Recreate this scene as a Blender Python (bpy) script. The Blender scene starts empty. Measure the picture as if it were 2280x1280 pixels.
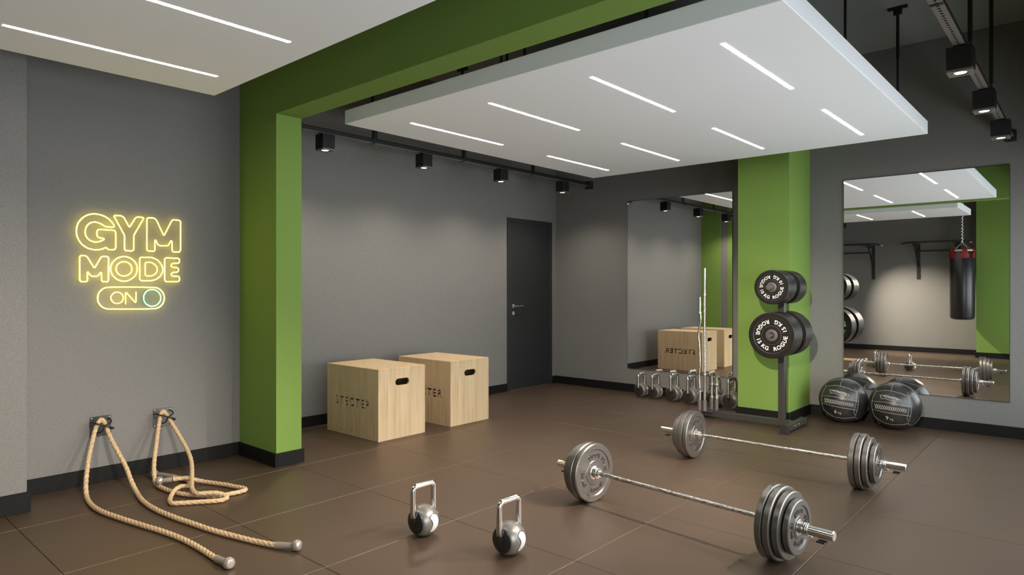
import bpy, bmesh, math, random
from mathutils import Vector, Matrix
random.seed(7)
PI = math.pi
SC = bpy.context.scene
COL = SC.collection

# ---------------------------------------------------------------- camera
cam_data = bpy.data.cameras.new('camera')
cam_data.sensor_fit = 'HORIZONTAL'
cam_data.sensor_width = 36.0
cam_data.lens = 36.0 * 1462.2 / 2280.0
cam_data.shift_y = -1.3 / 2280.0
cam_data.clip_start = 0.05
cam = bpy.data.objects.new('camera', cam_data)
COL.objects.link(cam)
cam.location = (0.0, 0.0, 1.3)
cam.rotation_euler = (PI / 2, 0.0, math.radians(41.52))
SC.camera = cam

# ---------------------------------------------------------------- world, exposure
world = bpy.data.worlds.new('gym_surroundings')
SC.world = world
world.use_nodes = True
wbg = world.node_tree.nodes['Background']
wbg.inputs['Color'].default_value = (0.90, 0.96, 1.0, 1)       # overcast daylight outside the added windows
wbg.inputs['Strength'].default_value = 4.6
SC.view_settings.view_transform = 'Standard'
SC.view_settings.look = 'None'
SC.view_settings.exposure = 0.52
SC.view_settings.gamma = 1.0
SC.view_settings.use_curve_mapping = False
STRIP_POWER = 34.0        # ceiling light strips
WALL_SPOT_POWER = 36.0    # door-wall track spotlights
NEON_POWER = 5.6

# ---------------------------------------------------------------- materials
def mat(name, color, rough=0.5, metal=0.0, emit=None, emit_strength=0.0, spec=0.5):
    m = bpy.data.materials.new(name)
    m.use_nodes = True
    b = m.node_tree.nodes['Principled BSDF']
    b.inputs['Base Color'].default_value = (*color, 1)
    b.inputs['Roughness'].default_value = rough
    b.inputs['Metallic'].default_value = metal
    b.inputs['Specular IOR Level'].default_value = spec
    if emit:
        b.inputs['Emission Color'].default_value = (*emit, 1)
        b.inputs['Emission Strength'].default_value = emit_strength
    return m

def nodes_of(m):
    nt = m.node_tree
    return nt, nt.nodes, nt.links, nt.nodes['Principled BSDF']

def add_bump(m, scale, strength, dist=0.002, detail=3.0):
    nt, N, L, b = nodes_of(m)
    tc = N.new('ShaderNodeTexCoord'); no = N.new('ShaderNodeTexNoise'); bu = N.new('ShaderNodeBump')
    no.inputs['Scale'].default_value = scale; no.inputs['Detail'].default_value = detail
    bu.inputs['Strength'].default_value = strength; bu.inputs['Distance'].default_value = dist
    L.new(tc.outputs['Object'], no.inputs['Vector']); L.new(no.outputs['Fac'], bu.inputs['Height'])
    L.new(bu.outputs['Normal'], b.inputs['Normal'])
    return no

def add_speckle(m, c0, c1, scale, detail=4.0, lo=0.35, hi=0.65):
    nt, N, L, b = nodes_of(m)
    tc = N.new('ShaderNodeTexCoord'); no = N.new('ShaderNodeTexNoise'); rp = N.new('ShaderNodeValToRGB')
    no.inputs['Scale'].default_value = scale; no.inputs['Detail'].default_value = detail
    rp.color_ramp.elements[0].position = lo; rp.color_ramp.elements[1].position = hi
    rp.color_ramp.elements[0].color = (*c0, 1); rp.color_ramp.elements[1].color = (*c1, 1)
    L.new(tc.outputs['Object'], no.inputs['Vector']); L.new(no.outputs['Fac'], rp.inputs['Fac'])
    L.new(rp.outputs['Color'], b.inputs['Base Color'])
    return rp

M = {}
M['wall'] = mat('grey_stucco', (.2, .195, .185), .85, spec=.25)
add_speckle(M['wall'], (.150, .148, .140), (.205, .200, .190), 190, 3)
add_bump(M['wall'], 170, .35, .003)
M['ceiling'] = mat('dark_ceiling_paint', (.24, .24, .235), .9, spec=.2)
add_bump(M['ceiling'], 120, .2, .002)
M['green'] = mat('green_paint', (.16, .30, .035), .75, spec=.25)
add_speckle(M['green'], (.150, .245, .048), (.172, .280, .058), 200, 3)
add_bump(M['green'], 180, .3, .003)
M['white'] = mat('white_plaster', (.87, .90, .93), .7, spec=.3)
M['skirting'] = mat('black_skirting', (.006, .006, .006), .6, spec=.2)
add_bump(M['skirting'], 90, .4, .004)
M['black'] = mat('black_powder_coat', (.012, .012, .013), .5, spec=.4)
M['door'] = mat('charcoal_door_paint', (.018, .020, .021), .5, spec=.35)
M['door_frame'] = mat('charcoal_frame_paint', (.022, .023, .024), .55, spec=.3)
M['chrome'] = mat('chrome', (.78, .77, .75), .13, 1.0)
M['steel'] = mat('brushed_steel', (.62, .60, .57), .28, 1.0)
M['rack'] = mat('grey_rack_paint', (.052, .049, .047), .36, .35)
M['tube_grey'] = mat('grey_tube_paint', (.135, .122, .112), .4, .4)
M['rubber'] = mat('black_rubber', (.0105, .009, .008), .36, spec=.45)
M['rim_glint'] = mat('grey_bevel_glint', (.20, .18, .16), .4, .5)  # grey that stands in for the glint on plate bevels
M['iron'] = mat('grey_cast_iron', (.185, .172, .157), .34, .8)
add_bump(M['iron'], 260, .12, .001)
M['letter_white'] = mat('white_lettering', (.80, .79, .76), .5)
M['mirror'] = mat('mirror_glass', (.90, .91, .90), .0, 1.0)
M['mirror_back'] = mat('mirror_edge', (.01, .01, .01), .4)
M['strip'] = mat('led_strip', (1, 1, 1), .5, emit=(1.0, .97, .93), emit_strength=STRIP_POWER)
M['lens'] = mat('spotlight_lens', (1, 1, 1), .4, emit=(1.0, .93, .84), emit_strength=6.0)
M['neon'] = mat('yellow_neon', (1, .9, .4), .4, emit=(1.0, .78, .065), emit_strength=NEON_POWER)
M['standoff'] = mat('clear_standoff', (.30, .29, .24), .3)
M['neon_green'] = mat('green_neon', (.5, 1, .7), .4, emit=(.16, 1.0, .38), emit_strength=1.9)
M['grip'] = mat('taupe_rope_grip', (.22, .19, .165), .45)
M['knob'] = mat('grey_rope_knob', (.40, .36, .33), .26, .55)
M['leather'] = mat('black_ball_leather', (.030, .030, .030), .36, spec=.55)
add_speckle(M['leather'], (.011, .011, .012), (.036, .035, .034), 9, 3, .38, .7)
M['seam'] = mat('grey_seam_thread', (.27, .265, .25), .6)
M['patch'] = mat('grey_logo_patch', (.38, .37, .35), .5)
M['band'] = mat('black_band', (.010, .010, .010), .5)
M['bag'] = mat('black_bag_vinyl', (.010, .010, .011), .32, spec=.5)
M['red'] = mat('red_strap', (.42, .03, .025), .45)
M['bag_top'] = mat('pale_bag_rope', (.62, .55, .44), .7)
M['copper'] = mat('copper_grip', (.45, .28, .18), .35, .8)
M['kb_body'] = mat('kettlebell_grey', (.34, .32, .295), .34, .55)
add_speckle(M['kb_body'], (.19, .178, .165), (.32, .30, .275), 420, 4)
M['kb_cap'] = mat('kettlebell_black', (.020, .018, .017), .33, spec=.5)
M['emblem'] = mat('white_emblem', (.62, .62, .61), .3)
M['rail_face'] = mat('rail_underside', (.17, .15, .13), .5, .3)

# rope: pale manila with darker flecks
M['rope'] = mat('manila_rope', (.70, .53, .34), .8, spec=.2)
add_speckle(M['rope'], (.40, .27, .145), (.60, .455, .29), 130, 4)

# plywood with vertical grain and knots
def wood():
    m = mat('birch_plywood', (.7, .55, .36), .5, spec=.3)
    nt, N, L, b = nodes_of(m)
    tc = N.new('ShaderNodeTexCoord'); mp = N.new('ShaderNodeMapping'); no = N.new('ShaderNodeTexNoise')
    mp.inputs['Scale'].default_value = (14, 14, .9)
    no.inputs['Scale'].default_value = 2.2; no.inputs['Detail'].default_value = 6; no.inputs['Distortion'].default_value = .7
    rp = N.new('ShaderNodeValToRGB')
    rp.color_ramp.elements[0].position = .3; rp.color_ramp.elements[0].color = (.50, .36, .205, 1)
    rp.color_ramp.elements[1].position = .7; rp.color_ramp.elements[1].color = (.63, .485, .305, 1)
    L.new(tc.outputs['Object'], mp.inputs['Vector']); L.new(mp.outputs['Vector'], no.inputs['Vector'])
    L.new(no.outputs['Fac'], rp.inputs['Fac'])
    mp2 = N.new('ShaderNodeMapping'); mp2.inputs['Scale'].default_value = (5.5, 5.5, 3.4); mp2.inputs['Location'].default_value = (.3, .4, .2)
    vo = N.new('ShaderNodeTexVoronoi'); vo.inputs['Scale'].default_value = 1.0; vo.inputs['Randomness'].default_value = 1.0
    L.new(tc.outputs['Object'], mp2.inputs['Vector']); L.new(mp2.outputs['Vector'], vo.inputs['Vector'])
    r2 = N.new('ShaderNodeValToRGB')
    r2.color_ramp.elements[0].position = .02; r2.color_ramp.elements[0].color = (.35, .25, .16, 1)
    r2.color_ramp.elements[1].position = .085; r2.color_ramp.elements[1].color = (1, 1, 1, 1)
    L.new(vo.outputs['Distance'], r2.inputs['Fac'])
    mx = N.new('ShaderNodeMix'); mx.data_type = 'RGBA'; mx.blend_type = 'MULTIPLY'; mx.inputs[0].default_value = 1.0
    L.new(rp.outputs['Color'], mx.inputs[6]); L.new(r2.outputs['Color'], mx.inputs[7])
    L.new(mx.outputs[2], b.inputs['Base Color'])
    return m
M['wood'] = wood()

# knurled bar
def knurl():
    m = mat('knurled_steel', (.70, .68, .65), .26, 1.0)
    nt, N, L, b = nodes_of(m)
    tc = N.new('ShaderNodeTexCoord'); no = N.new('ShaderNodeTexNoise'); rp = N.new('ShaderNodeValToRGB')
    mp = N.new('ShaderNodeMapping'); mp.inputs['Scale'].default_value = (40, 120, 120)
    no.inputs['Scale'].default_value = 1.0; no.inputs['Detail'].default_value = 4
    rp.color_ramp.elements[0].position = .38; rp.color_ramp.elements[0].color = (.36, .34, .32, 1)
    rp.color_ramp.elements[1].position = .55; rp.color_ramp.elements[1].color = (.80, .78, .74, 1)
    L.new(tc.outputs['Object'], mp.inputs['Vector']); L.new(mp.outputs['Vector'], no.inputs['Vector'])
    L.new(no.outputs['Fac'], rp.inputs['Fac']); L.new(rp.outputs['Color'], b.inputs['Base Color'])
    bu = N.new('ShaderNodeBump'); bu.inputs['Strength'].default_value = .5; bu.inputs['Distance'].default_value = .002
    L.new(no.outputs['Fac'], bu.inputs['Height']); L.new(bu.outputs['Normal'], b.inputs['Normal'])
    return m
M['knurl'] = knurl()

# rubber floor mats
def floor_mat():
    m = mat('brown_rubber_mats', (.13, .10, .078), .46, spec=.5)
    m.node_tree.nodes['Principled BSDF'].inputs['IOR'].default_value = 2.1
    m.node_tree.nodes['Principled BSDF'].inputs['Specular Tint'].default_value = (1.0, .72, .52, 1)
    nt, N, L, b = nodes_of(m)
    tc = N.new('ShaderNodeTexCoord')
    no = N.new('ShaderNodeTexNoise'); no.inputs['Scale'].default_value = 2.2; no.inputs['Detail'].default_value = 4
    L.new(tc.outputs['Object'], no.inputs['Vector'])
    rp = N.new('ShaderNodeValToRGB')
    rp.color_ramp.elements[0].position = .3; rp.color_ramp.elements[0].color = (.040, .027, .0185, 1)
    rp.color_ramp.elements[1].position = .7; rp.color_ramp.elements[1].color = (.048, .033, .0225, 1)
    L.new(no.outputs['Fac'], rp.inputs['Fac'])
    fi = N.new('ShaderNodeTexNoise'); fi.inputs['Scale'].default_value = 240; fi.inputs['Detail'].default_value = 3
    L.new(tc.outputs['Object'], fi.inputs['Vector'])
    f2 = N.new('ShaderNodeValToRGB')
    f2.color_ramp.elements[0].position = .3; f2.color_ramp.elements[0].color = (.84, .84, .84, 1)
    f2.color_ramp.elements[1].position = .75; f2.color_ramp.elements[1].color = (1.12, 1.12, 1.12, 1)
    L.new(fi.outputs['Fac'], f2.inputs['Fac'])
    mm = N.new('ShaderNodeMix'); mm.data_type = 'RGBA'; mm.blend_type = 'MULTIPLY'; mm.inputs[0].default_value = 1
    L.new(rp.outputs['Color'], mm.inputs[6]); L.new(f2.outputs['Color'], mm.inputs[7])
    L.new(mm.outputs[2], b.inputs['Base Color'])
    bu = N.new('ShaderNodeBump'); bu.inputs['Strength'].default_value = .25; bu.inputs['Distance'].default_value = .001
    L.new(fi.outputs['Fac'], bu.inputs['Height']); L.new(bu.outputs['Normal'], b.inputs['Normal'])
    return m
M['floor'] = floor_mat()

# ---------------------------------------------------------------- mesh helpers
def merge(bm, src):
    me = bpy.data.meshes.new('tmp'); src.to_mesh(me); src.free(); bm.from_mesh(me); bpy.data.meshes.remove(me)

def box(bm, lo, hi, bevel=0.0, seg=2):
    t = bmesh.new()
    bmesh.ops.create_cube(t, size=1.0)
    s = [hi[i] - lo[i] for i in range(3)]; c = [(hi[i] + lo[i]) / 2 for i in range(3)]
    for v in t.verts:
        v.co = Vector((v.co.x * s[0] + c[0], v.co.y * s[1] + c[1], v.co.z * s[2] + c[2]))
    if bevel:
        bmesh.ops.bevel(t, geom=t.edges[:], offset=bevel, segments=seg, profile=.6, affect='EDGES')
    merge(bm, t)

def frame_of(d):
    d = d.normalized()
    a = Vector((0, 0, 1)) if abs(d.z) < .9 else Vector((1, 0, 0))
    u = d.cross(a).normalized()
    return u, d.cross(u).normalized()

def cyl(bm, p0, p1, r0, r1=None, seg=20):
    p0, p1 = Vector(p0), Vector(p1)
    r1 = r0 if r1 is None else r1
    u, w = frame_of(p1 - p0)
    A = []; B = []
    for i in range(seg):
        a = 2 * PI * i / seg
        o = u * math.cos(a) + w * math.sin(a)
        A.append(bm.verts.new(p0 + o * r0)); B.append(bm.verts.new(p1 + o * r1))
    for i in range(seg):
        j = (i + 1) % seg
        bm.faces.new((A[i], A[j], B[j], B[i]))
    bm.faces.new(A[::-1]); bm.faces.new(B)

def spline(pts, step, closed=False):
    P = [Vector(p) for p in pts]; n = len(P); out = []
    rng = n if closed else n - 1
    for i in range(rng):
        if closed:
            a, b, c, d = P[(i - 1) % n], P[i], P[(i + 1) % n], P[(i + 2) % n]
        else:
            a = P[i - 1] if i else P[0] * 2 - P[1]
            b, c = P[i], P[i + 1]
            d = P[i + 2] if i + 2 < n else P[-1] * 2 - P[-2]
        k = max(1, int(math.ceil((c - b).length / step)))
        ta, tb, tcc = [max(1e-5, (q - p).length) ** .5 for p, q in ((a, b), (b, c), (c, d))]
        t0, t1, t2, t3 = 0, ta, ta + tb, ta + tb + tcc
        for s in range(k):
            t = t1 + (t2 - t1) * s / k
            A1 = a * ((t1 - t) / (t1 - t0)) + b * ((t - t0) / (t1 - t0))
            A2 = b * ((t2 - t) / (t2 - t1)) + c * ((t - t1) / (t2 - t1))
            A3 = c * ((t3 - t) / (t3 - t2)) + d * ((t - t2) / (t3 - t2))
            B1 = A1 * ((t2 - t) / (t2 - t0)) + A2 * ((t - t0) / (t2 - t0))
            B2 = A2 * ((t3 - t) / (t3 - t1)) + A3 * ((t - t1) / (t3 - t1))
            out.append(B1 * ((t2 - t) / (t2 - t1)) + B2 * ((t - t1) / (t2 - t1)))
    if not closed:
        out.append(P[-1])
    return out

def round_path(pts, rad, closed=False, k=4):
    P = [Vector(p) for p in pts]; n = len(P); out = []
    for i in range(n):
        if not closed and i in (0, n - 1):
            out.append(P[i]); continue
        a, b, c = P[i - 1], P[i], P[(i + 1) % n]
        d1, d2 = (a - b), (c - b)
        r = min(rad, d1.length * .45, d2.length * .45)
        s, e = b + d1.normalized() * r, b + d2.normalized() * r
        for q in range(k + 1):
            t = q / k
            out.append(s * (1 - t) ** 2 + b * 2 * t * (1 - t) + e * t * t)
    return out

def tube(bm, pts, r, seg=10, closed=False, twist_pitch=None, lobes=3, groove=.2, radii=None):
    P = [Vector(p) for p in pts]; n = len(P)
    rings = []; prev_u = None; s = 0.0
    for i in range(n):
        if closed:
            d = P[(i + 1) % n] - P[i - 1]
        else:
            d = P[min(i + 1, n - 1)] - P[max(i - 1, 0)]
        if d.length < 1e-9: d = Vector((0, 0, 1))
        d.normalize()
        if prev_u is None:
            u, w = frame_of(d)
        else:
            u = prev_u - d * prev_u.dot(d)
            u = u.normalized() if u.length > 1e-6 else frame_of(d)[0]
            w = d.cross(u)
        prev_u = u
        if i: s += (P[i] - P[i - 1]).length
        ring = []
        rr = radii[i] if radii else r
        for j in range(seg):
            a = 2 * PI * j / seg
            q = rr
            if twist_pitch:
                q = rr * (1 - groove + groove * abs(math.cos((a - 2 * PI * s / twist_pitch) * lobes / 2)) ** .7)
            ring.append(bm.verts.new(P[i] + (u * math.cos(a) + w * math.sin(a)) * q))
        rings.append(ring)
    m = n if closed else n - 1
    for i in range(m):
        A, B = rings[i], rings[(i + 1) % n]
        off = 0
        if closed and i == n - 1:
            off = min(range(seg), key=lambda o: (A[0].co - B[o].co).length)
        for j in range(seg):
            k = (j + 1) % seg
            bm.faces.new((A[j], A[k], B[(k + off) % seg], B[(j + off) % seg]))
    if not closed:
        bm.faces.new(rings[0][::-1]); bm.faces.new(rings[-1])

def lathe(bm, prof, seg=48, mtx=None, closed=False):
    """prof: (r, z) pairs about the local Z axis."""
    rings = []
    for r, z in prof:
        if r < 1e-6:
            rings.append([bm.verts.new((0, 0, z))])
        else:
            rings.append([bm.verts.new((r * math.cos(2 * PI * i / seg), r * math.sin(2 * PI * i / seg), z)) for i in range(seg)])
    m = len(rings)
    for a in range(m if closed else m - 1):
        A, B = rings[a], rings[(a + 1) % m]
        for i in range(seg):
            j = (i + 1) % seg
            if len(A) == 1 and len(B) == 1: continue
            if len(A) == 1: bm.faces.new((A[0], B[j], B[i]))
            elif len(B) == 1: bm.faces.new((A[i], A[j], B[0]))
            else: bm.faces.new((A[i], A[j], B[j], B[i]))
    if mtx is not None:
        bmesh.ops.transform(bm, matrix=mtx, verts=[v for ring in rings for v in ring])

def obj(name, bm, material, parent=None, smooth=None, loc=None):
    bmesh.ops.recalc_face_normals(bm, faces=bm.faces[:])
    me = bpy.data.meshes.new(name)
    bm.to_mesh(me); bm.free()
    if smooth is not None:
        me.polygons.foreach_set('use_smooth', [True] * len(me.polygons))
        me.set_sharp_from_angle(angle=math.radians(smooth))
    o = bpy.data.objects.new(name, me)
    me.materials.append(M[material] if isinstance(material, str) else material)
    COL.objects.link(o)
    if parent is not None: o.parent = parent
    if loc is not None: o.location = loc
    return o

def tag(o, label, cat, group=None):
    o['label'] = label; o['category'] = cat
    if group: o['group'] = group
    return o

def thing(name, label, cat, loc=(0, 0, 0), rot=(0, 0, 0), group=None):
    o = bpy.data.objects.new(name, None)
    o.empty_display_size = .05
    COL.objects.link(o)
    o.location = loc; o.rotation_euler = rot
    return tag(o, label, cat, group)

def dup(src, loc, label, rot=None, group=None):
    def cp(o, parent):
        c = o.copy(); COL.objects.link(c)
        if parent is not None: c.parent = parent
        for ch in list(o.children): cp(ch, c)
        return c
    r = cp(src, None)
    r.location = loc
    if rot is not None: r.rotation_euler = rot
    r['label'] = label
    if group: r['group'] = group
    return r

def structure(name, bm, material, parent=None, smooth=None):
    o = obj(name, bm, material, parent, smooth)
    if parent is None: o['kind'] = 'structure'
    return o

def sbox(name, lo, hi, material, bevel=0.0):
    bm = bmesh.new(); box(bm, lo, hi, bevel)
    return structure(name, bm, material)

_text_cache = {}
def text_geo(s, size=1.0, extrude=0.0, bold=0.0, spacing=1.0):
    key = (s, size, extrude, bold, spacing)
    if key not in _text_cache:
        cu = bpy.data.curves.new('glyphs', 'FONT')
        cu.body = s; cu.size = size; cu.extrude = extrude; cu.offset = bold; cu.align_x = 'CENTER'; cu.space_character = spacing
        cu.resolution_u = 3
        t = bpy.data.objects.new('glyphs', cu); COL.objects.link(t)
        dg = bpy.context.evaluated_depsgraph_get(); dg.update()
        me = bpy.data.meshes.new_from_object(t.evaluated_get(dg))
        V = [tuple(v.co) for v in me.vertices]; Fc = [tuple(p.vertices) for p in me.polygons]
        bpy.data.objects.remove(t); bpy.data.curves.remove(cu); bpy.data.meshes.remove(me)
        _text_cache[key] = (V, Fc)
    return _text_cache[key]

def put(bm, geo, fn):
    V, Fc = geo
    vs = [bm.verts.new(fn(Vector(v))) for v in V]
    for f in Fc:
        try: bm.faces.new([vs[i] for i in f])
        except ValueError: pass

# ================================================================ SETTING
CZ = 3.575      # ceiling height
BW = 7.08       # rear wall plane
FWY = -1.1      # wall behind the viewpoint
def build_floor():                       # square rubber mats laid edge to edge, with rounded edges and fine joints
    bm = bmesh.new()
    X0, PX, Y0, PY, g = -1.015, .8265, .88, .8255, .0010
    for i in range(-7, 3):
        for j in range(-3, 8):
            xa, xb = max(X0 + i * PX + g, -6.2), min(X0 + (i + 1) * PX - g, 1.4)
            ya, yb = max(Y0 + j * PY + g, -1.4), min(Y0 + (j + 1) * PY - g, 7.4)
            if xb - xa < .02 or yb - ya < .02: continue
            rings = []
            for ins, z in ((0, -.007), (0, -.0028), (.0006, -.0012), (.0016, -.0003), (.0030, 0)):
                rings.append([bm.verts.new(c) for c in ((xa + ins, ya + ins, z), (xb - ins, ya + ins, z), (xb - ins, yb - ins, z), (xa + ins, yb - ins, z))])
            for A, B in zip(rings, rings[1:]):
                for k in range(4): bm.faces.new((A[k], A[(k + 1) % 4], B[(k + 1) % 4], B[k]))
            bm.faces.new(rings[-1])
    box(bm, (-6.2, -1.4, -.1), (1.4, 7.4, -.006))
    structure('floor', bm, 'floor')
build_floor()
sbox('ceiling', (-6.2, -1.4, CZ), (1.4, 7.4, CZ + .12), 'ceiling')
sbox('wall_back', (-5.7, BW, 0), (.5, BW + .15, CZ), 'wall')
sbox('wall_left_rear', (-5.62, 2.5, 0), (-5.47, BW, CZ), 'wall')
sbox('wall_left_front', (-5.47, .95, 0), (-4.973, 2.62, CZ), 'wall')
sbox('wall_left_near', (-5.3, FWY, 0), (-4.625, .985, CZ), 'wall')
sbox('wall_front', (-5.0, FWY - .15, 0), (1.4, FWY, CZ), 'wall')
# unseen side away from the neon sign: windows added to let daylight in
def added_window_wall(name, win, x, y0, y1, wy0, wy1, wz0, wz1):
    bm = bmesh.new()
    box(bm, (x, y0, 0), (x + .14, y1, wz0)); box(bm, (x, y0, wz1), (x + .14, y1, CZ))
    box(bm, (x, y0, wz0), (x + .14, wy0, wz1)); box(bm, (x, wy1, wz0), (x + .14, y1, wz1))
    structure(name, bm, 'wall')
    bm = bmesh.new(); f = .03
    n = 3
    for k in range(n + 1):
        yy = wy0 + (wy1 - wy0 - f) * k / n
        box(bm, (x + .06, yy, wz0 + f), (x + .11, yy + f, wz1 - f))
    box(bm, (x + .06, wy0, wz0), (x + .11, wy1, wz0 + f)); box(bm, (x + .06, wy0, wz1 - f), (x + .11, wy1, wz1))
    structure(win, bm, 'door_frame')
    ld = bpy.data.lights.new('daylight_portal', 'AREA'); ld.shape = 'RECTANGLE'; ld.size = wz1 - wz0; ld.size_y = wy1 - wy0
    ld.cycles.is_portal = True
    lo = bpy.data.objects.new('daylight_portal', ld); COL.objects.link(lo)
    lo.location = (x + .13, (wy0 + wy1) / 2, (wz0 + wz1) / 2); lo.rotation_euler = (0, PI / 2, 0)
added_window_wall('wall_right_rear', 'added_window_1', .32, 2.622, BW, 2.95, 6.75, .22, 1.92)
added_window_wall('wall_right_front', 'added_window_2', 1.2, FWY, 2.42, -.85, 2.2, .2, 1.9)
# green portal: pier, beam, and the green strip on the rear of the return
sbox('wall_pier_left', (-4.973, 2.42, 0), (-4.415, 2.622, 2.552), 'green')
sbox('wall_pier_right', (.16, 2.42, 0), (1.34, 2.622, 2.552), 'green')
sbox('trim_1', (-4.973, 2.42, 2.552), (1.34, 2.622, CZ), 'green')
sbox('trim_2', (-5.47, 2.62, 0), (-5.10, 2.635, CZ), 'green')
sbox('wall_column_rear', (-2.68, 6.46, 0), (-2.18, BW, CZ), 'green')
sbox('wall_pier_stand_in', (-1.617, FWY, 0), (-1.0, -.6, CZ), 'green')  # stands in for the portal's far pier as the mirror shows it

def skirting(name, segs, h=.098, t=.016):
    bm = bmesh.new()
    for (x0, y0, x1, y1) in segs:
        box(bm, (min(x0, x1), min(y0, y1), 0), (max(x0, x1), max(y0, y1), h), .002, 1)
    structure(name, bm, 'skirting')
T = .016
skirting('baseboard_left_rear', [(-5.47, 2.64, -5.47 + T, 6.081), (-5.47, 6.977, -5.47 + T, BW)])
skirting('baseboard_left_front', [(-4.973, .985, -4.973 + T, 2.42)])
skirting('baseboard_left_near', [(-4.625, FWY, -4.625 + T, .985 + T), (-4.973, .985, -4.625, .985 + T)], .115)
skirting('baseboard_back', [(-5.47 + T, BW - T, -2.68, BW), (-2.18, BW - T, .32, BW)])
skirting('baseboard_pier', [(-4.973 + T, 2.42 - T, -4.415 + T, 2.42), (-4.415, 2.42, -4.415 + T, 2.622 + T), (-5.09, 2.622, -4.415, 2.622 + T)])
skirting('baseboard_column', [(-2.68 - T, 6.46 - T, -2.18 + T, 6.46), (-2.18, 6.46, -2.18 + T, BW - T), (-2.68 - T, 6.46, -2.68, BW - T)])
skirting('baseboard_front', [(-4.625 + T, FWY, -1.617, FWY + T), (-1.0, FWY, 1.2, FWY + T)])
skirting('baseboard_pier_stand_in', [(-1.617, -.6, -1.0, -.6 + T), (-1.617 - T, FWY + T, -1.617, -.6 + T), (-1.0, FWY + T, -1.0 + T, -.6 + T)])

# door in the rear room's side wall
def build_door():
    bm = bmesh.new()
    y0, y1, zt = 6.081, 6.977, 2.165
    w = .055
    for lo, hi in (((-5.468, y0, 0), (-5.455, y0 + w, zt)), ((-5.468, y1 - w, 0), (-5.455, y1, zt)),
                   ((-5.468, y0 + w, zt - w), (-5.455, y1 - w, zt))):
        box(bm, lo, hi, .002, 1)
    d = structure('door_1', bm, 'door_frame')
    d['label'] = 'plain charcoal door with steel lever in the grey side wall'
    bm = bmesh.new(); box(bm, (-5.469, y0 + w, .006), (-5.462, y1 - w, zt - w), .0015, 1)
    leaf = obj('door_leaf', bm, 'door', d)
    bm = bmesh.new()
    yh, zh = 6.187, 1.06
    cyl(bm, (-5.462, yh, zh), (-5.452, yh, zh), .026, seg=24)
    cyl(bm, (-5.452, yh, zh), (-5.412, yh, zh), .010, seg=16)
    tube(bm, round_path([(-5.415, yh - .008, zh), (-5.412, yh + .03, zh), (-5.412, yh + .135, zh)], .02), .0095, 12)
    obj('door_handle', bm, 'steel', leaf, 40)
    bm = bmesh.new()
    cyl(bm, (-5.462, yh, zh - .09), (-5.453, yh, zh - .09), .025, seg=24)
    box(bm, (-5.4535, yh - .004, zh - .103), (-5.4515, yh + .004, zh - .077))
    obj('keyhole_rosette', bm, 'steel', leaf, 40)
build_door()

# ================================================================ CEILING PANELS
def ceiling_panel(label, x0, x1, y0, y1, strips, rods):
    z0, z1 = 2.537, 2.641
    t = thing('ceiling_panel', label, 'ceiling panel', (x0, y0, z0))
    bm = bmesh.new(); box(bm, (0, 0, 0), (x1 - x0, y1 - y0, z1 - z0), .0025, 1)
    obj('panel', bm, 'white', t)
    for (sx, a, b) in strips:
        bm = bmesh.new(); box(bm, (sx - x0 - .012, a - y0, -.0008), (sx - x0 + .012, b - y0, .002))
        obj('light_strip', bm, 'strip', t)['label'] = 'glowing white light strip'
    for (rx, ry) in rods:
        bm = bmesh.new()
        cyl(bm, (rx - x0, ry - y0, z1 - z0), (rx - x0, ry - y0, CZ - z0), .0085, seg=10)
        cyl(bm, (rx - x0, ry - y0, .62), (rx - x0, ry - y0, CZ - z0), .012, seg=10)
        box(bm, (rx - x0 - .07, ry - y0 - .016, CZ - z0 - .02), (rx - x0 + .07, ry - y0 + .016, CZ - z0))
        box(bm, (rx - x0 - .03, ry - y0 - .014, CZ - z0 - .065), (rx - x0 + .03, ry - y0 + .014, CZ - z0 - .02))
        obj('hanger_rod', bm, 'black', t, 40)
    return t
SX = (-3.856, -3.042, -2.216, -1.41)
ceiling_panel('large white ceiling panel with eight light strips hung behind the green beam', -4.26, -1.003, 2.895, 6.205,
              [(x, 3.207, 4.232) for x in SX] + [(x, 4.868, 5.893) for x in SX],
              [(-4.12, 3.05), (-2.79, 3.05), (-2.598, 3.05), (-1.756, 3.05), (-1.19, 4.564), (-1.19, 6.07), (-4.1, 4.56), (-4.1, 6.07)])
ceiling_panel('white ceiling panel with one row of light strips before the green beam, over the neon sign', -4.26, -1.58, .42, 1.907,
              [(x, .728, 1.741) for x in SX[:3]], [(-4.1, .6), (-4.1, 1.72), (-1.76, .6), (-1.76, 1.72)])

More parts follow.
